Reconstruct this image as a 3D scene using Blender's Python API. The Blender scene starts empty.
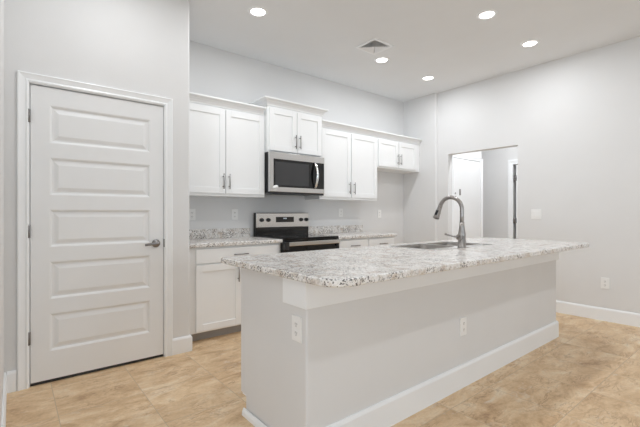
import bpy, bmesh, math
from mathutils import Vector, Matrix

SC = bpy.context.scene
COL = SC.collection
PI = math.pi
R = math.radians

# ---------------------------------------------------------------- camera
cam_d = bpy.data.cameras.new('camera')
cam = bpy.data.objects.new('camera', cam_d)
COL.objects.link(cam)
cam.location = (0, 0, 1.19)
cam.rotation_euler = (R(90), 0, R(-39.0))
cam_d.sensor_width = 36.0
cam_d.lens = 36.0 * 380.0 / 640.0
cam_d.clip_start = 0.02
SC.camera = cam

# ---------------------------------------------------------------- world, added fill lights, exposure
W = bpy.data.worlds.new('world'); SC.world = W; W.use_nodes = True
W.node_tree.nodes['Background'].inputs[0].default_value = (0.86, 0.93, 1.0, 1)
W.node_tree.nodes['Background'].inputs[1].default_value = 1.0
SC.view_settings.view_transform = 'Standard'
SC.view_settings.look = 'None'
SC.view_settings.exposure = 0.14
SC.view_settings.gamma = 1.0
SC.view_settings.use_curve_mapping = False
SC.cycles.max_bounces = 10
SC.cycles.diffuse_bounces = 6
SC.cycles.caustics_reflective = False
SC.cycles.caustics_refractive = False
SC.cycles.use_denoising = True
SC.cycles.sample_clamp_indirect = 4.0

LAMP_W = 6.7          # each recessed downlight
LEFT_FILL_W = 58.0          # fill light added outside the made-up sliding door left of the camera
REAR_W = 42.0          # cool fill light added outside the made-up rear window
LAMP_COL = (0.93, 0.963, 1.0)

left_fill = bpy.data.lights.new('fill_light_left', 'AREA'); left_fill.shape = 'RECTANGLE'
left_fill.size = 3.8; left_fill.size_y = 2.2; left_fill.energy = LEFT_FILL_W; left_fill.color = (0.78, 0.89, 1.0)
left_fill_o = bpy.data.objects.new('fill_light_left', left_fill); COL.objects.link(left_fill_o)
left_fill_o.location = (-2.85, -1.6, 1.25); left_fill_o.rotation_euler = (R(90), 0, R(-90))

rear_fill = bpy.data.lights.new('fill_light_rear', 'AREA'); rear_fill.shape = 'RECTANGLE'
rear_fill.size = 2.5; rear_fill.size_y = 1.6; rear_fill.energy = REAR_W; rear_fill.color = (0.70, 0.86, 1.0)
rear_fill_o = bpy.data.objects.new('fill_light_rear', rear_fill); COL.objects.link(rear_fill_o)
rear_fill_o.location = (2.1, -4.45, 1.45); rear_fill_o.rotation_euler = (R(90), 0, 0)

# ---------------------------------------------------------------- materials
def new_mat(name):
    m = bpy.data.materials.new(name); m.use_nodes = True
    nt = m.node_tree
    return m, nt, nt.nodes['Principled BSDF']

def node(nt, kind, **kw):
    n = nt.nodes.new(kind)
    for k, v in kw.items():
        if k.startswith('_'):
            n.inputs[k[1:].replace('_', ' ')].default_value = v
        else:
            setattr(n, k, v)
    return n

def ramp(nt, stops, src):
    r = nt.nodes.new('ShaderNodeValToRGB')
    els = r.color_ramp.elements
    els[0].position, els[0].color = stops[0][0], stops[0][1]
    els[1].position, els[1].color = stops[-1][0], stops[-1][1]
    for p, c in stops[1:-1]:
        e = els.new(p); e.color = c
    nt.links.new(src, r.inputs['Fac'])
    return r.outputs['Color']

def g(v): return (v, v, v, 1)

def mixc(nt, a, b, fac, mode='MIX'):
    m = nt.nodes.new('ShaderNodeMix'); m.data_type = 'RGBA'; m.blend_type = mode
    for sock, val in ((m.inputs[0], fac), (m.inputs[6], a), (m.inputs[7], b)):
        if isinstance(val, (float, int)): sock.default_value = val
        elif isinstance(val, tuple): sock.default_value = val
        else: nt.links.new(val, sock)
    return m.outputs[2]

def paint(name, col, rough, bump=0.0, bscale=220.0, spec=0.4):
    m, nt, b = new_mat(name)
    tc = node(nt, 'ShaderNodeTexCoord')
    n = node(nt, 'ShaderNodeTexNoise', _Scale=2.5, _Detail=3.0)
    nt.links.new(tc.outputs['Object'], n.inputs['Vector'])
    c0 = tuple(c * 0.985 for c in col) + (1,); c1 = tuple(min(1, c * 1.01) for c in col) + (1,)
    nt.links.new(ramp(nt, [(0.3, c0), (0.7, c1)], n.outputs['Fac']), b.inputs['Base Color'])
    b.inputs['Roughness'].default_value = rough
    b.inputs['Specular IOR Level'].default_value = spec
    if bump:
        n2 = node(nt, 'ShaderNodeTexNoise', _Scale=bscale, _Detail=2.0)
        nt.links.new(tc.outputs['Object'], n2.inputs['Vector'])
        bp = node(nt, 'ShaderNodeBump', _Strength=bump, _Distance=0.002)
        nt.links.new(n2.outputs['Fac'], bp.inputs['Height'])
        nt.links.new(bp.outputs['Normal'], b.inputs['Normal'])
    return m

M = {}
M['wall'] = paint('wall_paint', (0.735, 0.733, 0.73), 0.7, 0.12, 90.0, 0.25)
M['ceil'] = paint('ceiling_paint', (0.80, 0.812, 0.822), 0.85, 0.15, 60.0, 0.15)
M['trim'] = paint('trim_paint', (0.875, 0.888, 0.898), 0.35)
M['doorp'] = paint('door_paint', (0.83, 0.836, 0.84), 0.38)
M['cab'] = paint('cabinet_paint', (0.87, 0.876, 0.876), 0.36)
M['toe'] = paint('toe_kick_shade', (0.36, 0.35, 0.345), 0.5)  # grey carries the recess shade under the base cabinets
M['plate'] = paint('plate_plastic', (0.86, 0.86, 0.85), 0.3)
M['slot'] = paint('slot_dark', (0.12, 0.12, 0.12), 0.5)
M['duct'] = paint('duct_grey', (0.42, 0.42, 0.42), 0.6)
M['dark'] = paint('dark_void', (0.03, 0.03, 0.03), 0.7)

def metal(name, col, rough, stretch=None):
    m, nt, b = new_mat(name)
    b.inputs['Metallic'].default_value = 1.0
    tc = node(nt, 'ShaderNodeTexCoord')
    mp = node(nt, 'ShaderNodeMapping')
    mp.inputs['Scale'].default_value = stretch or (40, 40, 40)
    n = node(nt, 'ShaderNodeTexNoise', _Scale=3.0, _Detail=4.0)
    nt.links.new(tc.outputs['Object'], mp.inputs['Vector']); nt.links.new(mp.outputs['Vector'], n.inputs['Vector'])
    b.inputs['Base Color'].default_value = col + (1,)
    mr = node(nt, 'ShaderNodeMapRange'); mr.inputs[3].default_value = rough * 0.8; mr.inputs[4].default_value = rough * 1.25
    nt.links.new(n.outputs['Fac'], mr.inputs[0]); nt.links.new(mr.outputs[0], b.inputs['Roughness'])
    return m
M['steel'] = metal('brushed_stainless', (0.68, 0.67, 0.66), 0.2, (1.5, 60, 120))
M['sink'] = metal('sink_stainless', (0.36, 0.34, 0.32), 0.28, (3, 60, 60))
M['nickel'] = metal('satin_nickel', (0.37, 0.35, 0.335), 0.28)
M['pewter'] = metal('dark_satin_nickel', (0.26, 0.25, 0.245), 0.3)
M['chrome'] = metal('polished_steel', (0.80, 0.80, 0.80), 0.12)

def black(name, v, rough):
    m = paint(name, (v, v, v * 1.05), rough, 0, 0, 0.5); return m
M['bglass'] = black('black_glass', 0.006, 0.05)
M['benamel'] = black('black_enamel', 0.010, 0.10)
M['bplastic'] = black('black_plastic', 0.02, 0.4)
M['mesh'] = black('oven_window_mesh', 0.045, 0.2)

def emit(name, col, st):
    m, nt, b = new_mat(name)
    b.inputs['Base Color'].default_value = g(0.8)
    n = node(nt, 'ShaderNodeTexNoise', _Scale=30.0)
    nt.links.new(ramp(nt, [(0.0, col + (1,)), (1.0, tuple(c * 0.97 for c in col) + (1,))], n.outputs['Fac']), b.inputs['Emission Color'])
    b.inputs['Emission Strength'].default_value = st
    return m
M['lens'] = emit('lit_lens', (1.0, 0.97, 0.93), 6.0)
M['digits'] = emit('clock_digits', (0.55, 0.75, 1.0), 0.2)

# floor tile
def floor_mat():
    m, nt, b = new_mat('travertine_tile')
    L = nt.links.new
    tc = node(nt, 'ShaderNodeTexCoord')
    S = 0.4665
    mp = node(nt, 'ShaderNodeMapping'); mp.inputs['Location'].default_value = (-0.21 + 10 * S, -0.83 + 10 * S, 0)
    L(tc.outputs['Object'], mp.inputs['Vector'])
    br = node(nt, 'ShaderNodeTexBrick', offset=0.0, squash=1.0, _Scale=1.0)
    br.inputs['Brick Width'].default_value = S; br.inputs['Row Height'].default_value = S
    br.inputs['Mortar Size'].default_value = 0.0022; br.inputs['Mortar Smooth'].default_value = 0.3
    br.inputs['Color1'].default_value = g(0.0); br.inputs['Color2'].default_value = g(1.0); br.inputs['Mortar'].default_value = g(0.5)
    L(mp.outputs['Vector'], br.inputs['Vector'])
    # every tile gets its own cut of stone: the vein noise is shifted per tile
    sh = node(nt, 'ShaderNodeVectorMath', operation='MULTIPLY_ADD')
    L(br.outputs['Color'], sh.inputs[0]); sh.inputs[1].default_value = (3.1, 5.7, 9.3); L(tc.outputs['Object'], sh.inputs[2])
    ms = node(nt, 'ShaderNodeMapping'); ms.inputs['Scale'].default_value = (2.0, 3.8, 1.0); ms.inputs['Rotation'].default_value = (0, 0, R(6))
    L(sh.outputs[0], ms.inputs['Vector'])
    n1 = node(nt, 'ShaderNodeTexNoise', _Scale=1.7, _Detail=10.0, _Roughness=0.70, _Distortion=0.6)
    L(ms.outputs['Vector'], n1.inputs['Vector'])
    base = ramp(nt, [(0.30, (0.45, 0.28, 0.155, 1)), (0.43, (0.655, 0.45, 0.262, 1)), (0.55, (0.775, 0.572, 0.36, 1)), (0.69, (0.85, 0.72, 0.54, 1))], n1.outputs['Fac'])
    n2 = node(nt, 'ShaderNodeTexNoise', _Scale=3.2, _Detail=10.0, _Roughness=0.72, _Distortion=0.6)
    L(ms.outputs['Vector'], n2.inputs['Vector'])
    veins = ramp(nt, [(0.32, g(1)), (0.40, g(0.0))], n2.outputs['Fac'])
    vf = node(nt, 'ShaderNodeMath', operation='MULTIPLY'); vf.inputs[1].default_value = 0.65; L(veins, vf.inputs[0])
    c = mixc(nt, base, (0.32, 0.185, 0.105, 1), vf.outputs[0])
    pale = ramp(nt, [(0.57, g(0)), (0.70, g(0.75))], n2.outputs['Fac'])
    c = mixc(nt, c, (0.80, 0.71, 0.59, 1), pale)
    mv = node(nt, 'ShaderNodeMapping'); mv.inputs['Scale'].default_value = (2.2, 7.0, 1.0); mv.inputs['Rotation'].default_value = (0, 0, R(-9))
    L(sh.outputs[0], mv.inputs['Vector'])
    n4 = node(nt, 'ShaderNodeTexNoise', _Scale=2.6, _Detail=7.0, _Roughness=0.6, _Distortion=0.8)
    L(mv.outputs['Vector'], n4.inputs['Vector'])
    ridge = ramp(nt, [(0.455, g(0)), (0.49, g(1)), (0.50, g(1)), (0.53, g(0))], n4.outputs['Fac'])
    n5 = node(nt, 'ShaderNodeTexNoise', _Scale=3.0, _Detail=3.0)
    L(sh.outputs[0], n5.inputs['Vector'])
    zone = ramp(nt, [(0.45, g(0)), (0.62, g(0.6))], n5.outputs['Fac'])
    rv = node(nt, 'ShaderNodeMath', operation='MULTIPLY'); L(ridge, rv.inputs[0]); L(zone, rv.inputs[1])
    c = mixc(nt, c, (0.36, 0.20, 0.11, 1), rv.outputs[0])
    n3 = node(nt, 'ShaderNodeTexNoise', _Scale=60.0, _Detail=5.0, _Roughness=0.7)
    L(tc.outputs['Object'], n3.inputs['Vector'])
    c = mixc(nt, c, ramp(nt, [(0.3, g(0.75)), (0.65, g(1.0))], n3.outputs['Fac']), 0.6, 'MULTIPLY')
    c = mixc(nt, c, (0.50, 0.385, 0.27, 1), br.outputs['Fac'])
    L(c, b.inputs['Base Color'])
    b.inputs['Roughness'].default_value = 0.42
    b.inputs['Specular IOR Level'].default_value = 0.35
    bp = node(nt, 'ShaderNodeBump', invert=True, _Strength=0.35, _Distance=0.003)
    L(br.outputs['Fac'], bp.inputs['Height']); L(bp.outputs['Normal'], b.inputs['Normal'])
    return m
M['floor'] = floor_mat()

def granite():
    m, nt, b = new_mat('speckled_granite')
    L = nt.links.new
    tc = node(nt, 'ShaderNodeTexCoord')
    def nz(scale, det, rough=0.6, dist=0.0):
        n = node(nt, 'ShaderNodeTexNoise', _Scale=scale, _Detail=det, _Roughness=rough, _Distortion=dist)
        L(tc.outputs['Object'], n.inputs['Vector']); return n.outputs['Fac']
    c = ramp(nt, [(0.34, (0.62, 0.57, 0.52, 1)), (0.47, (0.77, 0.745, 0.715, 1)), (0.60, (0.86, 0.845, 0.83, 1))], nz(34, 6, 0.65, 0.4))
    tan = ramp(nt, [(0.53, g(0)), (0.64, g(0.6))], nz(13, 5, 0.6, 0.5))
    c = mixc(nt, c, (0.52, 0.42, 0.33, 1), tan)
    grey = ramp(nt, [(0.585, g(0)), (0.65, g(0.55))], nz(80, 4, 0.6))
    c = mixc(nt, c, (0.42, 0.385, 0.355, 1), grey)
    vo = node(nt, 'ShaderNodeTexVoronoi', _Scale=170.0, _Randomness=1.0); L(tc.outputs['Object'], vo.inputs['Vector'])
    cells = node(nt, 'ShaderNodeSeparateColor'); L(vo.outputs['Color'], cells.inputs[0])
    pick = ramp(nt, [(0.75, g(0)), (0.78, g(1))], cells.outputs[0])
    clus = ramp(nt, [(0.36, g(0)), (0.56, g(1))], nz(9, 4, 0.7))
    df = node(nt, 'ShaderNodeMath', operation='MULTIPLY'); L(pick, df.inputs[0]); L(clus, df.inputs[1])
    c = mixc(nt, c, (0.10, 0.09, 0.085, 1), df.outputs[0])
    L(c, b.inputs['Base Color'])
    b.inputs['Roughness'].default_value = 0.22
    b.inputs['Specular IOR Level'].default_value = 0.5
    return m
M['granite'] = granite()

def pane_mat():
    m, nt, b = new_mat('window_glass')
    nt.nodes.remove(b)
    out = nt.nodes['Material Output']
    t = node(nt, 'ShaderNodeBsdfTransparent'); gl = node(nt, 'ShaderNodeBsdfGlossy', _Roughness=0.02)
    mx = node(nt, 'ShaderNodeMixShader'); mx.inputs[0].default_value = 0.06
    nt.links.new(t.outputs[0], mx.inputs[1]); nt.links.new(gl.outputs[0], mx.inputs[2]); nt.links.new(mx.outputs[0], out.inputs[0])
    return m
M['pane'] = pane_mat()

# ---------------------------------------------------------------- mesh helpers (world coordinates)
BASE = {}
def box(bm, x0, x1, y0, y1, z0, z1, bev=0.0, seg=2):
    t = bmesh.new()
    v = [t.verts.new((x, y, z)) for z in (z0, z1) for y in (y0, y1) for x in (x0, x1)]
    for f in ((0, 2, 3, 1), (4, 5, 7, 6), (0, 1, 5, 4), (2, 6, 7, 3), (0, 4, 6, 2), (1, 3, 7, 5)):
        t.faces.new([v[i] for i in f])
    if bev: bmesh.ops.bevel(t, geom=t.edges[:], offset=bev, segments=seg, affect='EDGES', profile=0.5)
    join(bm, t)

def join(bm, t):
    me = bpy.data.meshes.new('tmp'); t.to_mesh(me); t.free()
    bm.from_mesh(me); bpy.data.meshes.remove(me)

def arc_corner(p0, p, p1, r, n=8):
    """points of a rounded corner at p between p0 and p1"""
    p0, p, p1 = Vector(p0), Vector(p), Vector(p1)
    a = (p0 - p).normalized(); b = (p1 - p).normalized()
    ang = a.angle(b); d = r / math.tan(ang / 2)
    c = p + (a + b).normalized() * (r / math.sin(ang / 2))
    s = p + a * d - c; e = p + b * d - c
    tot = s.angle_signed(e)
    out = []
    for i in range(n + 1):
        t = -tot * i / n
        out.append(c + Vector((s.x * math.cos(t) - s.y * math.sin(t), s.x * math.sin(t) + s.y * math.cos(t))))
    return [(q.x, q.y) for q in out]

def round_poly(pts, radii, n=8):
    out = []
    for i, p in enumerate(pts):
        if radii[i] > 0: out += arc_corner(pts[i - 1], p, pts[(i + 1) % len(pts)], radii[i], n)
        else: out.append(p)
    return out

def prism(bm, pts, z0, z1, hole=None, bev=0.0):
    """plan outline extruded in z, with an optional hole"""
    t = bmesh.new()
    def loop(ps):
        v = [t.verts.new((x, y, z1)) for x, y in ps]
        return [t.edges.new((v[i], v[(i + 1) % len(v)])) for i in range(len(v))]
    e = loop(pts)
    if hole: e += loop(hole)
    bmesh.ops.triangle_fill(t, edges=e, use_beauty=True, use_dissolve=False, normal=(0, 0, 1))
    r = bmesh.ops.extrude_face_region(t, geom=t.faces[:])
    bmesh.ops.translate(t, vec=(0, 0, z0 - z1), verts=[q for q in r['geom'] if isinstance(q, bmesh.types.BMVert)])
    bmesh.ops.recalc_face_normals(t, faces=t.faces[:])
    if bev:
        es = [q for q in t.edges if len(q.link_faces) == 2 and abs(q.verts[0].co.z - q.verts[1].co.z) < 1e-6
              and abs(q.link_faces[0].normal.z) + abs(q.link_faces[1].normal.z) < 1.5 and abs(q.link_faces[0].normal.z - q.link_faces[1].normal.z) > 0.5]
        bmesh.ops.bevel(t, geom=es, offset=bev, segments=3, affect='EDGES', profile=0.5)
    join(bm, t)

def prism_x(bm, pts, x0, x1):
    """outline in (y, z) extruded along x"""
    t = bmesh.new()
    a = [t.verts.new((x0, y, z)) for y, z in pts]; b = [t.verts.new((x1, y, z)) for y, z in pts]
    t.faces.new(a); t.faces.new(b[::-1])
    for i in range(len(pts)):
        j = (i + 1) % len(pts); t.faces.new((a[i], b[i], b[j], a[j]))
    bmesh.ops.recalc_face_normals(t, faces=t.faces[:]); join(bm, t)

def sweep(bm, path, prof, side=1):
    """sweep a (out, z) profile along a plan path with mitred corners; 'out' points to the right of travel for side=1"""
    t = bmesh.new(); rings = []
    P = [Vector(p) for p in path]
    for i, p in enumerate(P):
        ns = []
        if i > 0: d = (P[i] - P[i - 1]).normalized(); ns.append(Vector((d.y, -d.x)) * side)
        if i < len(P) - 1: d = (P[i + 1] - P[i]).normalized(); ns.append(Vector((d.y, -d.x)) * side)
        n = sum(ns, Vector((0, 0))).normalized(); k = 1.0 / max(0.2, n.dot(ns[0]))
        rings.append([t.verts.new((p.x + n.x * k * o, p.y + n.y * k * o, z)) for o, z in prof])
    m = len(prof)
    for a, b in zip(rings, rings[1:]):
        for i in range(m): t.faces.new((a[i], a[(i + 1) % m], b[(i + 1) % m], b[i]))
    t.faces.new(rings[0]); t.faces.new(rings[-1][::-1])
    bmesh.ops.recalc_face_normals(t, faces=t.faces[:]); join(bm, t)

def lathe(bm, prof, loc, axis=(0, 0, 1), n=24):
    """(r, h) profile turned about an axis through loc"""
    t = bmesh.new(); rings = []
    for r, h in prof:
        if r < 1e-6: rings.append([t.verts.new((0, 0, h))])
        else: rings.append([t.verts.new((r * math.cos(2 * PI * i / n), r * math.sin(2 * PI * i / n), h)) for i in range(n)])
    for a, b in zip(rings, rings[1:]):
        if len(a) == 1 and len(b) == 1: continue
        for i in range(n):
            j = (i + 1) % n
            if len(a) == 1: t.faces.new((a[0], b[i], b[j]))
            elif len(b) == 1: t.faces.new((a[i], b[0], a[j]))
            else: t.faces.new((a[i], b[i], b[j], a[j]))
    q = Vector((0, 0, 1)).rotation_difference(Vector(axis)).to_matrix().to_4x4()
    bmesh.ops.transform(t, matrix=Matrix.Translation(loc) @ q, verts=t.verts[:])
    bmesh.ops.recalc_face_normals(t, faces=t.faces[:])
    for f in t.faces: f.smooth = True
    join(bm, t)

def tube(bm, path, rad, n=12, flat=None):
    """tube through points, rad one number or one per point; flat squashes the section sideways"""
    t = bmesh.new(); P = [Vector(p) for p in path]; rings = []
    rs = rad if isinstance(rad, (list, tuple)) else [rad] * len(P)
    prev = None
    for i, p in enumerate(P):
        d = ((P[min(i + 1, len(P) - 1)] - P[i]).normalized() + (P[i] - P[max(i - 1, 0)]).normalized()).normalized()
        if prev is None:
            u = d.orthogonal().normalized() if abs(d.z) > 0.9 else d.cross(Vector((0, 0, 1))).normalized()
        else:
            u = (prev - d * prev.dot(d)).normalized()
        prev = u; v = d.cross(u)
        fl = flat or (1, 1)
        rings.append([t.verts.new(p + (u * math.cos(2 * PI * k / n) * fl[0] + v * math.sin(2 * PI * k / n) * fl[1]) * rs[i]) for k in range(n)])
    for a, b in zip(rings, rings[1:]):
        for k in range(n): t.faces.new((a[k], a[(k + 1) % n], b[(k + 1) % n], b[k]))
    t.faces.new(rings[0]); t.faces.new(rings[-1][::-1])
    bmesh.ops.recalc_face_normals(t, faces=t.faces[:])
    for f in t.faces: f.smooth = len(f.verts) == 4
    join(bm, t)

def obj(name, bm, mat, parent=None, base=None, label=None):
    off = BASE[parent.name] if parent else Vector(base or (0, 0, 0))
    bmesh.ops.translate(bm, vec=-off, verts=bm.verts[:])
    me = bpy.data.meshes.new(name); bm.to_mesh(me); bm.free()
    me.materials.append(M[mat])
    o = bpy.data.objects.new(name, me); COL.objects.link(o)
    BASE[o.name] = off
    if parent: o.parent = parent
    else: o.location = off
    if label: o['label'] = label
    return o

def mk(fn, *a, **k):
    bm = bmesh.new(); fn(bm, *a, **k); return bm

def bx(*a, bev=0.0): return mk(box, *a, bev=bev)

def thing(name, loc, label, cat, group=None):
    o = bpy.data.objects.new(name, None); COL.objects.link(o)
    o.empty_display_size = 0.1
    o.location = loc; BASE[o.name] = Vector(loc)
    o['label'] = label; o['category'] = cat
    if group: o['group'] = group
    return o

def tag(o, label, cat, group=None, kind=None):
    o['label'] = label; o['category'] = cat
    if group: o['group'] = group
    if kind: o['kind'] = kind
    return o

def dup(root, loc, rotz=0.0, label=None):
    r = root.copy(); COL.objects.link(r); r.location = loc; r.rotation_euler = (0, 0, rotz)
    if label: r['label'] = label
    for ch in root.children:
        c = ch.copy(); COL.objects.link(c); c.parent = r
        for gch in ch.children:
            d = gch.copy(); COL.objects.link(d); d.parent = c
    return r

def struct(name, bm, mat, label, cat):
    return tag(obj(name, bm, mat), label, cat, kind='structure')

# ---------------------------------------------------------------- room shell
H = 3.05           # ceiling
YK = 4.055         # kitchen wall
YD = 3.27          # pantry wall face
XR = 5.11          # right wall face
XS = 5.078          # side wall of the fridge recess

struct('floor', bx(-2.75, 7.6, -4.35, 4.2, -0.1, 0), 'floor', 'tan travertine tile floor', 'floor')
struct('ceiling', bx(-2.75, 7.6, -4.35, 4.2, H, H + 0.1), 'ceil', 'flat white ceiling with recessed downlights', 'ceiling')
struct('wall_back', bx(-0.163, 5.24, YK, YK + 0.12, 0, H), 'wall', 'pale grey kitchen wall behind cabinets and range', 'wall')

b = bmesh.new()
prism(b, [(0.985, YD)] + arc_corner((0.985, YD), (1.198, YD), (1.198, YK), 0.02, 6) + [(1.198, YK), (1.08, YK), (1.08, YD + 0.12), (0.985, YD + 0.12)], 0, H)
box(b, -0.043, 0.085, YD, YD + 0.12, 0, H)
box(b, 0.085, 0.985, YD, YD + 0.12, 2.088, H)
struct('wall_pantry', b, 'wall', 'pale grey wall holding the five-panel door', 'wall')

b = bmesh.new()
prism(b, [(-0.043, YK)] + [(-0.043, YD + 0.1)] + arc_corner((-0.043, YD), (-0.043, 1.9), (-2.6, 1.9), 0.02, 6) + [(-2.6, 1.9), (-2.6, 2.02), (-0.163, 2.02), (-0.163, YK)], 0, H)
struct('wall_left', b, 'wall', 'pale grey wall sliver at far left beside the pantry door', 'wall')
b = bmesh.new()
box(b, -2.72, -2.6, -4.2, -3.6, 0, H); box(b, -2.72, -2.6, 0.4, 2.02, 0, H); box(b, -2.72, -2.6, -3.6, 0.4, 2.4, H)
struct('wall_far_left', b, 'wall', 'pale grey side wall of the room behind the camera', 'wall')

b = bmesh.new()
prism(b, [(XS, YK)] + arc_corner((XS, YK), (XS, 3.425), (XR + 0.1, 3.425), 0.028, 8) + [(XR, 3.425), (XR, 3.238), (XR + 0.12, 3.238), (XR + 0.12, YK)], 0, H)
box(b, XR, XR + 0.12, 2.222, 3.238, 2.084, H)
box(b, XR, XR + 0.12, -4.2, 2.222, 0, H)
struct('wall_right', b, 'wall', 'pale grey right wall with the doorless hall opening', 'wall')

b = bmesh.new()
box(b, -2.72, 0.8, -4.32, -4.2, 0, H); box(b, 3.4, XR + 0.12, -4.32, -4.2, 0, H); box(b, 0.8, 3.4, -4.32, -4.2, 2.3, H); box(b, 0.8, 3.4, -4.32, -4.2, 0, 0.6)
struct('wall_rear', b, 'wall', 'pale grey rear wall around the added wide window behind the camera', 'wall')
b = bmesh.new()
for x in (0.8, 2.07, 3.34): box(b, x, x + 0.06, -4.29, -4.23, 0.6, 2.3)
for z in (0.6, 2.24): box(b, 0.8, 3.4, -4.29, -4.23, z, z + 0.06)
w2 = struct('fill_window_2', b, 'trim', 'wide white framed window added for fill light in the rear wall', 'window')  # unseen window, made up to let the cool rear fill in
obj('pane', bx(0.86, 3.34, -4.263, -4.257, 0.66, 2.24), 'pane', w2)
b = bmesh.new()
for y in (-3.6, -1.63, 0.34): box(b, -2.69, -2.63, y, y + 0.06, 0, 2.4)
for z in (0, 2.34): box(b, -2.69, -2.63, -3.6, 0.4, z, z + 0.06)
w1 = struct('fill_window_1', b, 'trim', 'white framed glass sliding door added for fill light in the far left wall', 'window')  # unseen sliding door, made up to let the left fill in
obj('pane', bx(-2.663, -2.657, -3.54, 0.34, 0.06, 2.34), 'pane', w1)

# hall beyond the opening
YH = 3.25
b = bmesh.new()
prism(b, [(XR + 0.12, YH)] + arc_corner((XR, YH), (6.13, YH), (6.13, 3.9), 0.015, 5) + [(6.13, 3.75), (6.01, 3.75), (6.01, YH + 0.12), (XR + 0.12, YH + 0.12)], 0, H)
box(b, 6.01, 6.9, 3.75, 3.87, 0, H)
struct('wall_hall_left', b, 'wall', 'hall wall holding the bright white door', 'wall')
XE = 6.75
b = bmesh.new()
box(b, XE, XE + 0.12, 3.012, 3.87, 0, H); box(b, XE, XE + 0.12, 1.6, 2.2, 0, H); box(b, XE, XE + 0.12, 2.2, 3.012, 2.04, H)
struct('wall_hall_end', b, 'wall', 'grey hall end wall seen through the opening', 'wall')
struct('wall_hall_right', bx(XR + 0.12, XE + 0.12, 1.48, 1.6, 0, H), 'wall', 'hall wall hidden behind the right wall', 'wall')
b = bmesh.new()
box(b, XE + 0.12, 7.5, 2.05, 2.15, 0, 2.3); box(b, XE + 0.12, 7.5, 3.06, 3.16, 0, 2.3); box(b, 7.5, 7.6, 2.05, 3.16, 0, 2.3); box(b, XE + 0.12, 7.6, 2.05, 3.16, 2.3, 2.4)
struct('wall_closet', b, 'wall', 'unlit closet walls behind the hall end door', 'wall')

# ---------------------------------------------------------------- baseboards
def bprof(t, h): return [(0, 0), (t, 0), (t, h - 0.018), (t * 0.75, h - 0.008), (t * 0.45, h), (0, h)]
struct('baseboard_right', mk(sweep, [(XR, 2.222), (XR, -4.2)], bprof(0.015, 0.14)), 'trim', 'white baseboard along the right wall', 'baseboard')
struct('baseboard_left', mk(sweep, [(-0.043, YD), (-0.043, 1.9), (-2.6, 1.9)], bprof(0.015, 0.14), -1), 'trim', 'white baseboard at far left edge of the photo', 'baseboard')
struct('baseboard_pantry', mk(sweep, [(1.045, YD), (1.198, YD), (1.198, 3.425)], bprof(0.015, 0.135)), 'trim', 'short white baseboard between pantry door and base cabinet', 'baseboard')
struct('baseboard_corner', mk(sweep, [(-0.028, YD), (0.022, YD)], bprof(0.015, 0.14)), 'trim', 'short white baseboard left of the pantry door', 'baseboard')
struct('baseboard_rear', mk(sweep, [(XR, -4.2), (-2.6, -4.2)], bprof(0.015, 0.14)), 'trim', 'white baseboard on the rear wall', 'baseboard')

# ---------------------------------------------------------------- doors
def casing_bm(x0, x1, zt, y, w=0.062):
    """moulded casing round three sides of an opening in a wall facing -y"""
    t = bmesh.new()
    prof = [(0.0, 0.0), (0.0, 0.010), (0.010, 0.014), (0.022, 0.009), (0.045, 0.015), (0.056, 0.019), (w, 0.017), (w, 0.0)]
    path = [((x0, 0.0), (-1, 0)), ((x0, zt), (-1, 1)), ((x1, zt), (1, 1)), ((x1, 0.0), (1, 0))]
    rings = []
    for (px, pz), (dx, dz) in path:
        rings.append([t.verts.new((px + dx * o, y - d, pz + dz * o)) for o, d in prof])
    m = len(prof)
    for a, c in zip(rings, rings[1:]):
        for i in range(m): t.faces.new((a[i], a[(i + 1) % m], c[(i + 1) % m], c[i]))
    t.faces.new(rings[0]); t.faces.new(rings[-1][::-1])
    bmesh.ops.recalc_face_normals(t, faces=t.faces[:])
    return t

def panel_door_bm(x0, x1, z0, z1, yf, th, panels):
    """door leaf facing -y with raised panels pressed into its face"""
    t = bmesh.new()
    def quad(a, c, d, e): t.faces.new([t.verts.new(p) for p in (a, c, d, e)])
    px0, px1 = panels[0][0], panels[0][1]
    zs = sorted([z0, z1] + [z for p in panels for z in p[2:]])
    def rect(xa, xb, za, zb, ya=yf): quad((xa, ya, za), (xb, ya, za), (xb, ya, zb), (xa, ya, zb))
    rect(x0, px0, z0, z1); rect(px1, x1, z0, z1)
    for i in range(0, len(zs), 2): rect(px0, px1, zs[i], zs[i + 1])
    for xa, xb, za, zb in panels:
        steps = [(0, 0), (0.008, 0.004), (0.016, 0.012), (0.026, 0.012), (0.052, 0.003), (0.055, 0.003)]
        for (o0, d0), (o1, d1) in zip(steps, steps[1:]):
            A = [(xa + o0, yf + d0, za + o0), (xb - o0, yf + d0, za + o0), (xb - o0, yf + d0, zb - o0), (xa + o0, yf + d0, zb - o0)]
            B = [(xa + o1, yf + d1, za + o1), (xb - o1, yf + d1, za + o1), (xb - o1, yf + d1, zb - o1), (xa + o1, yf + d1, zb - o1)]
            for i in range(4):
                j = (i + 1) % 4; quad(A[i], A[j], B[j], B[i])
        o = steps[-1][0]; rect(xa + o, xb - o, za + o, zb - o, yf + steps[-1][1])
    yb = yf + th
    quad((x0, yb, z0), (x0, yb, z1), (x1, yb, z1), (x1, yb, z0))
    quad((x0, yf, z0), (x0, yf, z1), (x0, yb, z1), (x0, yb, z0)); quad((x1, yf, z0), (x1, yb, z0), (x1, yb, z1), (x1, yf, z1))
    quad((x0, yf, z1), (x1, yf, z1), (x1, yb, z1), (x0, yb, z1)); quad((x0, yf, z0), (x0, yb, z0), (x1, yb, z0), (x1, yf, z0))
    bmesh.ops.remove_doubles(t, verts=t.verts[:], dist=1e-5)
    bmesh.ops.recalc_face_normals(t, faces=t.faces[:])
    return t

def five(x0, x1):
    return [(x0, x1, 1.945 - 0.367 * i - 0.257, 1.951 - 0.367 * i) for i in range(5)][::-1]

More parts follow.
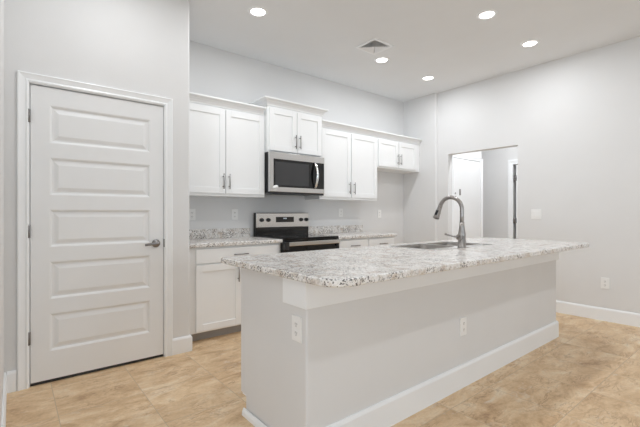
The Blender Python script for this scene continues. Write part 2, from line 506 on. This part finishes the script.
def hinge_bm(x, y, z):
    t = bmesh.new()
    tube(t, [(x, y, z - 0.045), (x, y, z + 0.045)], 0.0065, 10)
    box(t, x - 0.006, x + 0.012, y - 0.001, y + 0.003, z - 0.044, z + 0.044)
    return t

struct('trim_1', casing_bm(0.088, 0.984, 2.088, YD), 'trim', 'white moulded casing around the pantry door', 'door casing')
# jamb lining the opening
b = bmesh.new()
box(b, 0.085, 0.092, YD, YD + 0.12, 0, 2.088); box(b, 0.980, 0.985, YD, YD + 0.12, 0, 2.088); box(b, 0.085, 0.985, YD, YD + 0.12, 2.083, 2.088)
box(b, 0.092, 0.104, YD + 0.045, YD + 0.12, 0, 2.083); box(b, 0.966, 0.980, YD + 0.045, YD + 0.12, 0, 2.083); box(b, 0.092, 0.98, YD + 0.045, YD + 0.12, 2.07, 2.083)
struct('trim_2', b, 'trim', 'white door jamb inside the pantry door casing', 'door jamb')
d1 = tag(obj('door_1', panel_door_bm(0.0965, 0.9765, 0.022, 2.076, YD + 0.006, 0.035, five(0.205, 0.872)), 'doorp', base=(0.0965, YD, 0)),
         'white five-panel pantry door with satin nickel lever', 'door', kind='structure')
for z in (1.858, 1.068, 0.335): obj('hinge', hinge_bm(0.086, YD - 0.006, z), 'pewter', d1, label='satin nickel hinge')
b = bmesh.new()
yf = YD + 0.006
lathe(b, [(0.0, 0.0), (0.032, 0.0), (0.033, 0.004), (0.028, 0.010), (0.014, 0.013), (0.012, 0.045), (0.016, 0.050), (0.016, 0.062), (0.0, 0.064)], (0.917, yf, 0.945), (0, -1, 0), 28)
tube(b, [(0.917, yf - 0.055, 0.945), (0.90, yf - 0.057, 0.946), (0.86, yf - 0.054, 0.942), (0.822, yf - 0.048, 0.938)], [0.013, 0.012, 0.0105, 0.0095], 12, (0.7, 1.0))
obj('door_gap_shade', bx(0.10, 0.974, YD + 0.008, YD + 0.03, 0.003, 0.024), 'bplastic', d1, label='black strip standing for the shaded gap under the door')  # black strip paints the dark of the gap below the leaf
obj('door_handle', b, 'pewter', d1, label='satin nickel lever handle')
obj('strike_plate', bx(0.9775, 0.986, YD - 0.004, YD + 0.02, 0.912, 0.978), 'pewter', d1)

# hall doors
struct('trim_3', casing_bm(5.262, 6.078, 2.05, YH, 0.05), 'trim', 'white casing around the bright hall door', 'door casing')
d2 = tag(obj('door_2', bx(5.268, 6.072, YH - 0.006, YH - 0.001, 0.012, 2.044), 'doorp', base=(5.27, YH, 0)),
         'bright white closed door in the hall behind the faucet', 'door', kind='structure')
b = bmesh.new()
box(b, 5.425, 5.437, YH - 0.03, YH - 0.006, 1.475, 1.57, bev=0.002); box(b, 5.30, 5.325, YH - 0.012, YH - 0.006, 1.49, 1.515, bev=0.002)
obj('door_guard', b, 'nickel', d2, label='small nickel swing bar door guard')

b = bmesh.new()
t = casing_bm(-3.012, -2.2, 2.04, 0.0, 0.085)
bmesh.ops.transform(t, matrix=Matrix(((0, 1, 0, XE), (-1, 0, 0, 0), (0, 0, 1, 0), (0, 0, 0, 1))), verts=t.verts[:])
bmesh.ops.recalc_face_normals(t, faces=t.faces[:])
struct('trim_4', t, 'trim', 'white casing of the ajar door at the hall end', 'door casing')
b = bmesh.new()
d3 = tag(obj('door_3', bx(XE + 0.005, XE + 0.04, 2.215, 2.968, 0.012, 2.03, bev=0.002), 'doorp', base=(XE, 2.97, 0)), 'white hall end door standing ajar with dark gap', 'door', kind='structure')
for z in (1.80, 1.07, 0.3):
    t = bmesh.new(); box(t, XE - 0.004, XE + 0.004, 2.955, 3.011, z - 0.045, z + 0.045); tube(t, [(XE - 0.006, 2.985, z - 0.045), (XE - 0.006, 2.985, z + 0.045)], 0.007, 10)
    obj('hinge', t, 'pewter', d3, label='satin nickel hinge')

# ---------------------------------------------------------------- cabinets
def shaker_bm(x0, x1, z0, z1, yf, fr=0.062, th=0.02, rec=0.009):
    """flat-frame door facing -y with a recessed middle panel"""
    t = bmesh.new()
    box(t, x0, x0 + fr, yf, yf + th, z0, z1, bev=0.0015); box(t, x1 - fr, x1, yf, yf + th, z0, z1, bev=0.0015)
    box(t, x0 + fr, x1 - fr, yf, yf + th, z0, z0 + fr, bev=0.0015); box(t, x0 + fr, x1 - fr, yf, yf + th, z1 - fr, z1, bev=0.0015)
    box(t, x0 + fr - 0.002, x1 - fr + 0.002, yf + rec, yf + th - 0.002, z0 + fr - 0.002, z1 - fr + 0.002)
    return t

def pull_bm(p, length, axis, out=0.03, r=0.0055):
    """bar pull centred at p on a face that looks to -y"""
    t = bmesh.new(); p = Vector(p); a = Vector((0, 0, 1)) if axis == 'z' else Vector((1, 0, 0))
    c = p + Vector((0, -out, 0))
    tube(t, [c - a * length / 2, c + a * length / 2], r, 10)
    for s in (-1, 1):
        q = a * (length / 2 - 0.028) * s
        tube(t, [p + q, c + q], r * 0.8, 8)
    return t

CROWN = lambda z: [(0, z - 0.006), (0.010, z - 0.006), (0.012, z + 0.008), (0.020, z + 0.030), (0.034, z + 0.046), (0.056, z + 0.056), (0.064, z + 0.060), (0.064, z + 0.074), (0.0, z + 0.074)]
GC = 'white shaker wall cabinets'

def wall_cabinet(x0, x1, z0, z1, yf, doors, zd, pulls, plen, label, crown, czd=None):
    t = thing('wall_cabinet', ((x0 + x1) / 2, (yf + YK) / 2, z0), label, 'cabinet', GC)
    obj('body', bx(x0, x1, yf, YK, z0, z1, bev=0.0015), 'cab', t)
    for (a, c), px in zip(doors, pulls):
        d = obj('door', shaker_bm(a, c, zd[0], zd[1], yf - 0.02), 'cab', t)
        obj('handle', pull_bm((px, yf - 0.02, zd[0] + 0.045 + plen / 2), plen, 'z'), 'pewter', d, label='satin nickel bar pull')
    obj('crown_molding', mk(sweep, crown, CROWN(czd or z1)), 'cab', t)
    return t

ZU = 1.372
wall_cabinet(1.20, 2.222, ZU, 2.31, 3.74, [(1.252, 1.737), (1.745, 2.205)], (1.40, 2.278), (1.708, 1.775), 0.16,
             'tall white two-door wall cabinet left of the microwave', [(1.20, 3.74), (2.205, 3.74)], 2.303)
wall_cabinet(2.2255, 3.0165, 1.885, 2.42, 3.69, [(2.245, 2.62), (2.628, 2.998)], (1.905, 2.385), (2.592, 2.657), 0.16,
             'raised white two-door cabinet directly above the microwave', [(2.2255, YK), (2.2255, 3.69), (3.0165, 3.69), (3.0165, YK)], 2.414)
wall_cabinet(3.02, 4.083, ZU, 2.29, 3.74, [(3.045, 3.548), (3.568, 4.068)], (1.405, 2.268), (3.516, 3.602), 0.16,
             'tall white two-door wall cabinet right of the microwave', [(3.0165, 3.74), (4.085, 3.74)], 2.295)
wall_cabinet(4.087, XS - 0.002, 1.855, 2.29, 3.74, [(4.103, 4.545), (4.553, 4.985)], (1.878, 2.268), (4.515, 4.583), 0.16,
             'short white two-door cabinet over the empty refrigerator recess', [(4.085, 3.74), (XS - 0.002, 3.74)], 2.295)

GB = 'white shaker base cabinets'
YB = 3.43
def base_cabinet(x0, x1, label, doors, drawers, dpulls, wpulls):
    t = thing('base_cabinet', ((x0 + x1) / 2, (YB + YK) / 2, 0), label, 'cabinet', GB)
    obj('body', bx(x0, x1, YB, YK - 0.03, 0.085, 0.88, bev=0.0015), 'cab', t)
    obj('toe_kick', bx(x0, x1, YB + 0.065, YB + 0.08, 0, 0.085), 'toe', t, label='toe kick board with shade put into its grey')
    for (a, c), px in zip(doors, dpulls):
        d = obj('door', shaker_bm(a, c, 0.10, 0.712, YB - 0.02), 'cab', t)
        obj('handle', pull_bm((px, YB - 0.02, 0.605), 0.16, 'z'), 'pewter', d, label='satin nickel bar pull')
    for (a, c), px in zip(drawers, wpulls):
        d = obj('drawer', bx(a, c, YB - 0.02, YB, 0.727, 0.858, bev=0.0025), 'cab', t)
        obj('handle', pull_bm((px, YB - 0.02, 0.792), 0.155, 'x'), 'pewter', d, label='satin nickel bar pull')
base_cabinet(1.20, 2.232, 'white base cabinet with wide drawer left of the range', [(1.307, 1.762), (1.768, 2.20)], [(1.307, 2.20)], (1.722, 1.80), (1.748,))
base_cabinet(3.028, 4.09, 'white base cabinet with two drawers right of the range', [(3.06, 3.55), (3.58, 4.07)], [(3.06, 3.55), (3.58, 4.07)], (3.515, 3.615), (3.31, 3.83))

# worktops
GW = 'granite worktops against the kitchen wall'
def worktop(x0, x1, label, bs0, bs1):
    o = tag(obj('countertop', mk(prism, [(x0, 3.39), (x1, 3.39), (x1, YK), (x0, YK)], 0.88, 0.915, None, 0.006), 'granite', base=((x0 + x1) / 2, 3.72, 0.88)), label, 'countertop', GW)
    obj('backsplash', bx(bs0, bs1, YK - 0.02, YK, 0.915, 1.018, bev=0.002), 'granite', o)
worktop(1.20, 2.233, 'speckled granite countertop left of the range', 1.20, 2.20)
worktop(3.027, 4.10, 'speckled granite countertop right of the range', 3.03, 4.095)

# ---------------------------------------------------------------- range
rx0, rx1 = 2.236, 3.024
RF = 3.385
t = thing('kitchen_range', ((rx0 + rx1) / 2, 3.7, 0), 'stainless and black electric range between the granite countertops', 'range')
obj('body', bx(rx0, rx1, RF + 0.03, 4.03, 0.02, 0.905, bev=0.003), 'benamel', t)
b = bmesh.new()
box(b, rx0 - 0.002 + 0.002, rx1, RF - 0.005, 3.96, 0.905, 0.925, bev=0.004)
obj('cooktop', b, 'bglass', t)
for x, y, r in ((2.43, 3.56, 0.10), (2.83, 3.56, 0.08), (2.43, 3.82, 0.075), (2.83, 3.82, 0.10)):
    obj('burner', mk(lathe, [(r, 0.0), (r, 0.0006), (r - 0.006, 0.0006), (r - 0.006, 0.0)], (x, y, 0.9251)), 'mesh', t)
obj('control_strip', bx(rx0, rx1, RF - 0.012, RF + 0.03, 0.890, 0.905, bev=0.003), 'benamel', t)
od = obj('oven_door', bx(rx0, rx1, RF - 0.02, RF + 0.03, 0.235, 0.887, bev=0.004), 'bglass', t)
obj('window', bx(rx0 + 0.12, rx1 - 0.12, RF - 0.0215, RF - 0.019, 0.40, 0.68), 'mesh', od)
b = bmesh.new()
box(b, rx0 + 0.036, rx1 - 0.032, RF - 0.066, RF - 0.048, 0.842, 0.886, bev=0.006)
obj('handle', b, 'steel', od, label='wide brushed stainless oven handle')
b = bmesh.new()
box(b, rx0 - 0.016, rx0 + 0.036, RF - 0.066, RF - 0.02, 0.81, 0.886, bev=0.004)
obj('handle_bracket', b, 'bplastic', od, label='black bracket at the left end of the handle')
obj('handle_bracket', bx(rx1 - 0.05, rx1 - 0.034, RF - 0.05, RF - 0.02, 0.81, 0.885, bev=0.004), 'bplastic', od, label='black bracket at the right end of the handle')
obj('storage_drawer', bx(rx0, rx1, RF - 0.015, RF + 0.03, 0.06, 0.228, bev=0.003), 'steel', t)
bg = obj('backguard', bx(rx0 + 0.006, rx1, 3.972, 4.035, 0.905, 1.198, bev=0.004), 'benamel', t)
obj('control_panel', bx(rx0 + 0.006, rx1 - 0.004, 3.964, 3.975, 1.022, 1.193, bev=0.003), 'steel', bg, label='brushed stainless control panel')
yp = 3.964
def atx(u, y):
    k = (u - 320.0) / 380.0; s, c = math.sin(R(39)), math.cos(R(39))
    return y * (s + c * k) / (c - s * k)
for u in (261.7, 268.3, 301.0, 306.2):
    kx = atx(u, yp)
    obj('knob', mk(lathe, [(0.0, 0), (0.024, 0), (0.024, 0.006), (0.021, 0.008), (0.019, 0.026), (0.016, 0.028), (0.0, 0.028)], (kx, yp, 1.112), (0, -1, 0), 20), 'bplastic', bg)
obj('display', bx(atx(276, yp), atx(293.8, yp), yp - 0.003, yp + 0.002, 1.082, 1.148, bev=0.001), 'bglass', bg)
b = bmesh.new()
cx = atx(285, yp)
for i in range(3): box(b, cx - 0.024 + i * 0.018, cx - 0.013 + i * 0.018, yp - 0.0042, yp - 0.0028, 1.122, 1.136)
obj('clock', b, 'digits', bg, label='small lit clock figures')

# ---------------------------------------------------------------- microwave
MY = 3.64; mz0, mz1 = 1.425, 1.883
t = thing('microwave', ((rx0 + rx1) / 2, 3.85, mz0), 'stainless microwave mounted above the range', 'microwave')
obj('body', bx(2.2265, 3.0155, MY + 0.035, YK, mz0, mz1, bev=0.002), 'bplastic', t)
b = bmesh.new()
mx0, mx1 = 2.2265, 3.0185
wx0, wx1 = mx0 + 0.05, atx(312.5, MY)
box(b, mx0, mx1, MY, MY + 0.034, mz1 - 0.075, mz1, bev=0.003)
box(b, mx0, mx1, MY, MY + 0.034, mz0 + 0.012, mz0 + 0.066, bev=0.003)
box(b, mx0, wx0 + 0.002, MY, MY + 0.034, mz0 + 0.060, mz1 - 0.07, bev=0.003)
df = obj('door_frame', b, 'steel', t, label='brushed stainless door frame')
obj('door_glass', bx(wx0, wx1 + 0.012, MY + 0.004, MY + 0.034, mz0 + 0.062, mz1 - 0.072), 'bglass', df)
obj('window', bx(wx0 + 0.025, wx1 - 0.055, MY + 0.0025, MY + 0.006, mz0 + 0.088, mz1 - 0.105), 'mesh', df)
obj('control_panel', bx(wx1 + 0.014, mx1 - 0.002, MY + 0.004, MY + 0.034, mz0 + 0.062, mz1 - 0.072), 'bglass', t, label='black glass control panel')
obj('bottom_trim', bx(mx0 + 0.004, mx1 - 0.004, MY + 0.008, MY + 0.05, mz0 - 0.012, mz0 + 0.012, bev=0.002), 'bplastic', t)
hx = atx(316.5, MY - 0.03)
pts = [(hx, MY - 0.002, mz0 + 0.075), (hx, MY - 0.022, mz0 + 0.10)] + [(hx, MY - 0.03 - 0.025 * math.sin(PI * k / 8), mz0 + 0.115 + (mz1 - mz0 - 0.235) * k / 8) for k in range(9)] + [(hx, MY - 0.022, mz1 - 0.105), (hx, MY - 0.002, mz1 - 0.082)]
obj('handle', mk(tube, pts, 0.014, 12, (1.2, 0.7)), 'chrome', t, label='curved bright steel handle')
t2 = bmesh.new()
lathe(t2, [(0, 0), (0.030, 0), (0.030, 0.0012), (0, 0.0012)], (0, 0, 0), (0, -1, 0), 24)
bmesh.ops.transform(t2, matrix=Matrix.Translation((mx0 + 0.075, MY - 0.0003, mz0 + 0.062)) @ Matrix.Rotation(R(-20), 4, 'Y') @ Matrix.Diagonal((1.3, 1, 0.75, 1)), verts=t2.verts[:])
obj('sticker', t2, 'plate', t, label='pale oval sticker on the lower left corner')

# ---------------------------------------------------------------- island
IX0, IX1 = 1.065, 4.085
IY = 1.415
t = thing('kitchen_island', (2.58, 1.75, 0), 'pale grey kitchen island base in the foreground', 'kitchen island')
b = bmesh.new()
prism(b, round_poly([(IX0, IY), (IX1, IY), (IX1, IY + 0.165), (IX0, IY + 0.165)], [0.012, 0.012, 0, 0], 5), 0, 0.877)
obj('knee_wall', b, 'wall', t, label='pale grey painted half wall')
b = bmesh.new()
box(b, IX0 - 0.016, IX1 + 0.016, IY - 0.016, IY + 0.178, 0.747, 0.8795, bev=0.002)
obj('support_trim', b, 'trim', t, label='white trim board under the countertop')
b = bmesh.new()
prism_x(b, [(IY + 0.165, 0), (2.02, 0), (2.02, 0.118), (2.085, 0.118), (2.085, 0.8795), (IY + 0.165, 0.8795)], IX0 + 0.010, IX0 + 0.025)
obj('end_panel', b, 'wall', t, label='white cabinet end panel')
b = bmesh.new()
box(b, IX0 + 0.02, IX1, IY + 0.165, 2.086, 0.10, 0.70); box(b, IX0 + 0.02, IX1, IY + 0.165, 2.0, 0, 0.10)
box(b, IX0 + 0.02, 2.42, IY + 0.165, 2.086, 0.70, 0.8795); box(b, 3.32, IX1, IY + 0.165, 2.086, 0.70, 0.8795)
box(b, 2.42, 3.32, 2.076, 2.086, 0.70, 0.8795)
obj('cabinet_body', b, 'cab', t)
xs = [IX0 + 0.025 + i * 0.599 for i in range(6)]
for i in range(5):
    tb = shaker_bm(xs[i] + 0.004, xs[i + 1] - 0.004, 0.125, 0.865, 2.087)
    bmesh.ops.transform(tb, matrix=Matrix.Translation((0, 2 * 2.097, 0)) @ Matrix.Diagonal((1, -1, 1, 1)), verts=tb.verts[:])
    bmesh.ops.reverse_faces(tb, faces=tb.faces[:])
    obj('door', tb, 'cab', t)
b = bmesh.new()
sweep(b, [(IX0 - 0.0, IY), (IX1, IY), (IX1, IY + 0.165)], bprof(0.015, 0.155))
obj('baseboard', b, 'trim', t, label='white baseboard')
obj('shoe_molding', mk(sweep, [(IX0 + 0.004, 2.035), (IX0 + 0.004, IY + 0.165)], [(0, 0), (0.016, 0), (0.014, 0.02), (0.006, 0.038), (0, 0.04)]), 'trim', t, label='white quarter round molding')

SX0, SX1, SY0, SY1 = 2.435, 3.30, 1.64, 2.12
out = round_poly([(1.012, 1.16), (4.26, 1.16), (4.26, 2.24), (1.010, 2.24)], [0.12, 0.15, 0.03, 0.008], 10)
hole = round_poly([(SX0 + 0.018, SY0 + 0.018), (SX1 - 0.018, SY0 + 0.018), (SX1 - 0.018, SY1 - 0.018), (SX0 + 0.018, SY1 - 0.018)], [0.03] * 4, 5)
tag(obj('countertop', mk(prism, out, 0.88, 0.915, hole, 0.007), 'granite', base=(2.6, 1.66, 0.88)), 'long speckled granite countertop on the island with rounded corners', 'countertop')

# sink
t = thing('kitchen_sink', ((SX0 + SX1) / 2, (SY0 + SY1) / 2, 0.72), 'stainless double-bowl sink set into the island countertop', 'sink')
BY0, BY1 = SY0 + 0.085, SY1 - 0.048
bowls = [(SX0 + 0.02, (SX0 + SX1) / 2 - 0.014), ((SX0 + SX1) / 2 + 0.014, SX1 - 0.022)]
b = bmesh.new()
zt = 0.9185
tb = bmesh.new()
def lp(ps, z):
    v = [tb.verts.new((x, y, z)) for x, y in ps]; return [tb.edges.new((v[i], v[(i + 1) % len(v)])) for i in range(len(v))]
e = lp(round_poly([(SX0, SY0), (SX1, SY0), (SX1, SY1), (SX0, SY1)], [0.035] * 4, 6), zt)
bo = [round_poly([(a, BY0), (c, BY0), (c, BY1), (a, BY1)], [0.06] * 4, 6) for a, c in bowls]
for q in bo: e += lp(q, zt)
bmesh.ops.triangle_fill(tb, edges=e, use_beauty=True, normal=(0, 0, 1))
r_ = bmesh.ops.extrude_face_region(tb, geom=tb.faces[:])
bmesh.ops.translate(tb, vec=(0, 0, -0.003), verts=[q for q in r_['geom'] if isinstance(q, bmesh.types.BMVert)])
bmesh.ops.recalc_face_normals(tb, faces=tb.faces[:])
obj('rim', tb, 'chrome', t)
for (a, c), q in zip(bowls, bo):
    tb = bmesh.new(); rings = []
    cx, cy = (a + c) / 2, (BY0 + BY1) / 2
    for s, z in ((1.0, zt - 0.002), (0.985, zt - 0.012), (0.955, 0.76), (0.90, 0.742), (0.3, 0.735)):
        rings.append([tb.verts.new((cx + (x - cx) * s, cy + (y - cy) * s, z)) for x, y in q])
    for ra, rb in zip(rings, rings[1:]):
        for i in range(len(ra)):
            j = (i + 1) % len(ra); tb.faces.new((ra[i], ra[j], rb[j], rb[i]))
    tb.faces.new(rings[-1])
    for f in tb.faces: f.smooth = True
    bw = obj('bowl', tb, 'sink', t)
    obj('drain', mk(lathe, [(0, 0.001), (0.03, 0.0), (0.042, 0.004), (0.045, 0.002), (0.045, 0.0)], (cx, cy, 0.7355)), 'chrome', bw)

# faucet
fx, fy = 2.824, 1.665
t = thing('kitchen_faucet', (fx, fy, zt), 'tall satin nickel gooseneck faucet on the island sink', 'faucet')
obj('base', mk(lathe, [(0, 0), (0.034, 0), (0.034, 0.006), (0.030, 0.010), (0.030, 0.105), (0.026, 0.125), (0.021, 0.165), (0.0185, 0.20), (0, 0.20)], (fx, fy, zt)), 'nickel', t)
path = [(fx, fy, zt + 0.19), (fx, fy, 1.17)]
rr = 0.102
cy, cz = fy + rr, 1.222
for k in range(17):
    a = PI - (PI - R(22)) * k / 16
    path.append((fx, cy + rr * math.cos(a), cz + rr * math.sin(a)))
end = Vector(path[-1]); dr = Vector((0, math.sin(R(22)), -math.cos(R(22))))
obj('spout', mk(tube, path, 0.0165, 16), 'nickel', t)
sp = obj('spray_head', mk(tube, [end - dr * 0.004, end + dr * 0.01, end + dr * 0.03, end + dr * 0.085, end + dr * 0.118, end + dr * 0.122], [0.0175, 0.0185, 0.0185, 0.024, 0.027, 0.024], 20), 'nickel', t)
sd = Vector((-1, 0, 0)).cross(dr)
c0 = end + dr * 0.045 + Vector((-0.019, 0, 0)); c1 = end + dr * 0.085 + Vector((-0.022, 0, 0))
obj('button', mk(tube, [c0, c1], 0.012, 10), 'bplastic', sp, label='black spray button')
b = bmesh.new()
tube(b, [(fx - 0.01, fy, 1.0), (fx - 0.05, fy, 1.0)], [0.026, 0.024], 18)
tube(b, [(fx - 0.04, fy, 1.0), (fx - 0.07, fy + 0.02, 1.006), (fx - 0.10, fy + 0.045, 1.016), (fx - 0.13, fy + 0.07, 1.027)], [0.014, 0.010, 0.009, 0.011], 12, (1.1, 0.8))
obj('lever', b, 'nickel', t)

# ---------------------------------------------------------------- outlets and switch (built facing -y at the origin)
GO = 'white wall outlets'
def plate_bm(w, h, d=0.006): return bx(-w / 2, w / 2, -d, 0, -h / 2, h / 2, bev=0.002)
ol = thing('wall_outlet', (0, 0, 0), '', 'outlet', GO)
obj('plate', plate_bm(0.078, 0.122), 'plate', ol)
for s in (-1, 1):
    rc = obj('receptacle', bx(-0.017, 0.017, -0.008, -0.005, s * 0.0215 - 0.0155, s * 0.0215 + 0.0155, bev=0.0015), 'plate', ol)
    b = bmesh.new()
    for x in (-0.0065, 0.0065): box(b, x - 0.0013, x + 0.0013, -0.0086, -0.0078, s * 0.0215 - 0.002, s * 0.0215 + 0.008)
    lathe(b, [(0, 0), (0.003, 0), (0.003, 0.0008), (0, 0.0008)], (0, -0.0078, s * 0.0215 - 0.008), (0, -1, 0), 10)
    obj('slots', b, 'slot', rc, label='dark slots')
places = [
    ((1.505, YK, 1.178), 0, 'white outlet on the kitchen wall beside the pantry wall edge, leftmost of the outlets'),
    ((2.008, YK, 1.178), 0, 'white outlet on the kitchen wall just left of the range'),
    ((3.666, YK, 1.200), 0, 'white outlet under the tall cabinet right of the range'),
    ((4.48, YK, 1.185), 0, 'white outlet low in the empty refrigerator recess'),
    ((IX0, 1.488, 0.637), -PI / 2, 'white outlet on the narrow left end of the island'),
    ((2.412, IY, 0.413), 0, 'white outlet on the long front of the island'),
    ((XR, 1.285, 0.417), -PI / 2 + PI, 'white outlet low on the right wall above the baseboard'),
]
for i, (loc, rz, lab) in enumerate(places):
    rz = {0: 0.0}.get(rz, rz)
    if loc[0] == IX0: rz = -PI / 2
    if loc[0] == XR: rz = -PI / 2
    if i == 0: ol.location = loc; ol.rotation_euler = (0, 0, rz); ol['label'] = lab
    else: dup(ol, loc, rz, lab)
sw = thing('light_switch', (0, 0, 0), 'white double rocker switch on the right wall beside the hall opening', 'light switch')
obj('plate', plate_bm(0.118, 0.122), 'plate', sw)
for s in (-1, 1):
    obj('rocker', bx(s * 0.024 - 0.0165, s * 0.024 + 0.0165, -0.0095, -0.005, -0.033, 0.033, bev=0.002), 'plate', sw)
sw.location = (XR, 1.997, 1.183); sw.rotation_euler = (0, 0, -PI / 2)

# ---------------------------------------------------------------- ceiling vent
vx0, vx1, vy0, vy1 = 2.985, 3.285, 2.76, 3.055
t = thing('ceiling_vent', ((vx0 + vx1) / 2, (vy0 + vy1) / 2, H), 'square white air vent in the ceiling', 'vent')
b = bmesh.new()
f_ = 0.028
box(b, vx0, vx1, vy0, vy0 + f_, H - 0.008, H, bev=0.002); box(b, vx0, vx1, vy1 - f_, vy1, H - 0.008, H, bev=0.002)
box(b, vx0, vx0 + f_, vy0 + f_, vy1 - f_, H - 0.008, H, bev=0.002); box(b, vx1 - f_, vx1, vy0 + f_, vy1 - f_, H - 0.008, H, bev=0.002)
obj('frame', b, 'trim', t)
obj('backing', bx(vx0 + f_, vx1 - f_, vy0 + f_, vy1 - f_, H - 0.0012, H - 0.0002), 'duct', t, label='dark duct opening')
b = bmesh.new()
def slat(p, q, out):
    """one thin blade from p to q, hanging down and leaning to 'out'"""
    p, q, out = Vector(p), Vector(q), Vector(out)
    tb = bmesh.new(); a = 0.0155
    v = [tb.verts.new(x) for x in (p, q, q + out * a - Vector((0, 0, 0.009)), p + out * a - Vector((0, 0, 0.009)))]
    tb.faces.new(v)
    r = bmesh.ops.extrude_face_region(tb, geom=tb.faces[:]); bmesh.ops.translate(tb, vec=Vector((0, 0, -0.0012)), verts=[x for x in r['geom'] if isinstance(x, bmesh.types.BMVert)])
    bmesh.ops.recalc_face_normals(tb, faces=tb.faces[:]); join(b, tb)
ix0, ix1, iy0, iy1 = vx0 + f_, vx1 - f_, vy0 + f_, vy1 - f_
cxv, cyv = (ix0 + ix1) / 2, (iy0 + iy1) / 2
zz = H - 0.0015
for k in range(6):
    o = 0.013 + k * 0.0185
    slat((ix0 + o, iy1 - o, zz), (ix1 - o, iy1 - o, zz), (0, 1, 0)); slat((ix0 + o, iy0 + o, zz), (ix1 - o, iy0 + o, zz), (0, -1, 0))
    slat((ix0 + o, iy0 + o, zz), (ix0 + o, iy1 - o, zz), (-1, 0, 0)); slat((ix1 - o, iy0 + o, zz), (ix1 - o, iy1 - o, zz), (1, 0, 0))
obj('louvers', b, 'trim', t)

# ---------------------------------------------------------------- recessed downlights
GL = 'recessed ceiling downlights'
dl = thing('ceiling_downlight', (0, 0, 0), '', 'ceiling light', GL)
obj('trim_ring', mk(lathe, [(0.066, 0.0), (0.066, -0.003), (0.070, -0.007), (0.092, -0.003), (0.094, 0.0)], (0, 0, 0), (0, 0, 1), 32), 'trim', dl)
obj('lens', mk(lathe, [(0.0, -0.0035), (0.066, -0.0035), (0.066, -0.0005)], (0, 0, 0), (0, 0, 1), 32), 'lens', dl, label='lit white lens')
ld = bpy.data.lights.new('lamp', 'AREA'); ld.shape = 'DISK'; ld.size = 0.13; ld.energy = LAMP_W; ld.color = LAMP_COL
lo = bpy.data.objects.new('lamp', ld); COL.objects.link(lo); lo.parent = dl; lo.location = (0, 0, -0.012)
lamps = [
    ((1.76, 3.08), 'lit round downlight leftmost on the ceiling, above the pantry corner'),
    ((3.48, 3.105), 'lit round downlight beside the ceiling vent'),
    ((4.435, 3.12), 'lit round downlight nearest the far kitchen corner'),
    ((3.45, 1.78), 'lit round downlight over the island at top of the photo'),
    ((4.40, 1.785), 'lit round downlight nearest the right wall'),
    ((0.58, 2.62), 'lit round downlight out of frame above the pantry door'),
    ((2.45, 1.78), 'lit round fill downlight added out of frame above the sink end'),  # unseen lamp added to light the island top
    ((1.0, -0.2), 'lit round downlight out of frame near the left foreground'),
    ((2.7, -0.2), 'lit round downlight out of frame over the middle foreground'),
    ((4.3, -0.2), 'lit round downlight out of frame near the right foreground'),
    ((-1.2, 0.6), 'lit round fill downlight added out of frame over the left side of the room'),  # unseen lamp added to brighten the left end of the island
    ((5.6, 2.55), 'lit round downlight out of frame in the hall'),
]
DIM = {'above the pantry door': 0.9, 'near the left foreground': 0.9, 'over the middle foreground': 1.1, 'near the right foreground': 0.8, 'in the hall': 3.0}
for i, ((x, y), lab) in enumerate(lamps):
    if i == 0: dl.location = (x, y, H); dl['label'] = lab; continue
    d = dup(dl, (x, y, H), 0, lab)
    k = DIM.get(lab.rsplit('frame ', 1)[-1], 1.0)
    if k != 1.0:
        for ch in d.children:
            if ch.type == 'LIGHT': ch.data = ch.data.copy(); ch.data.energy = LAMP_W * k
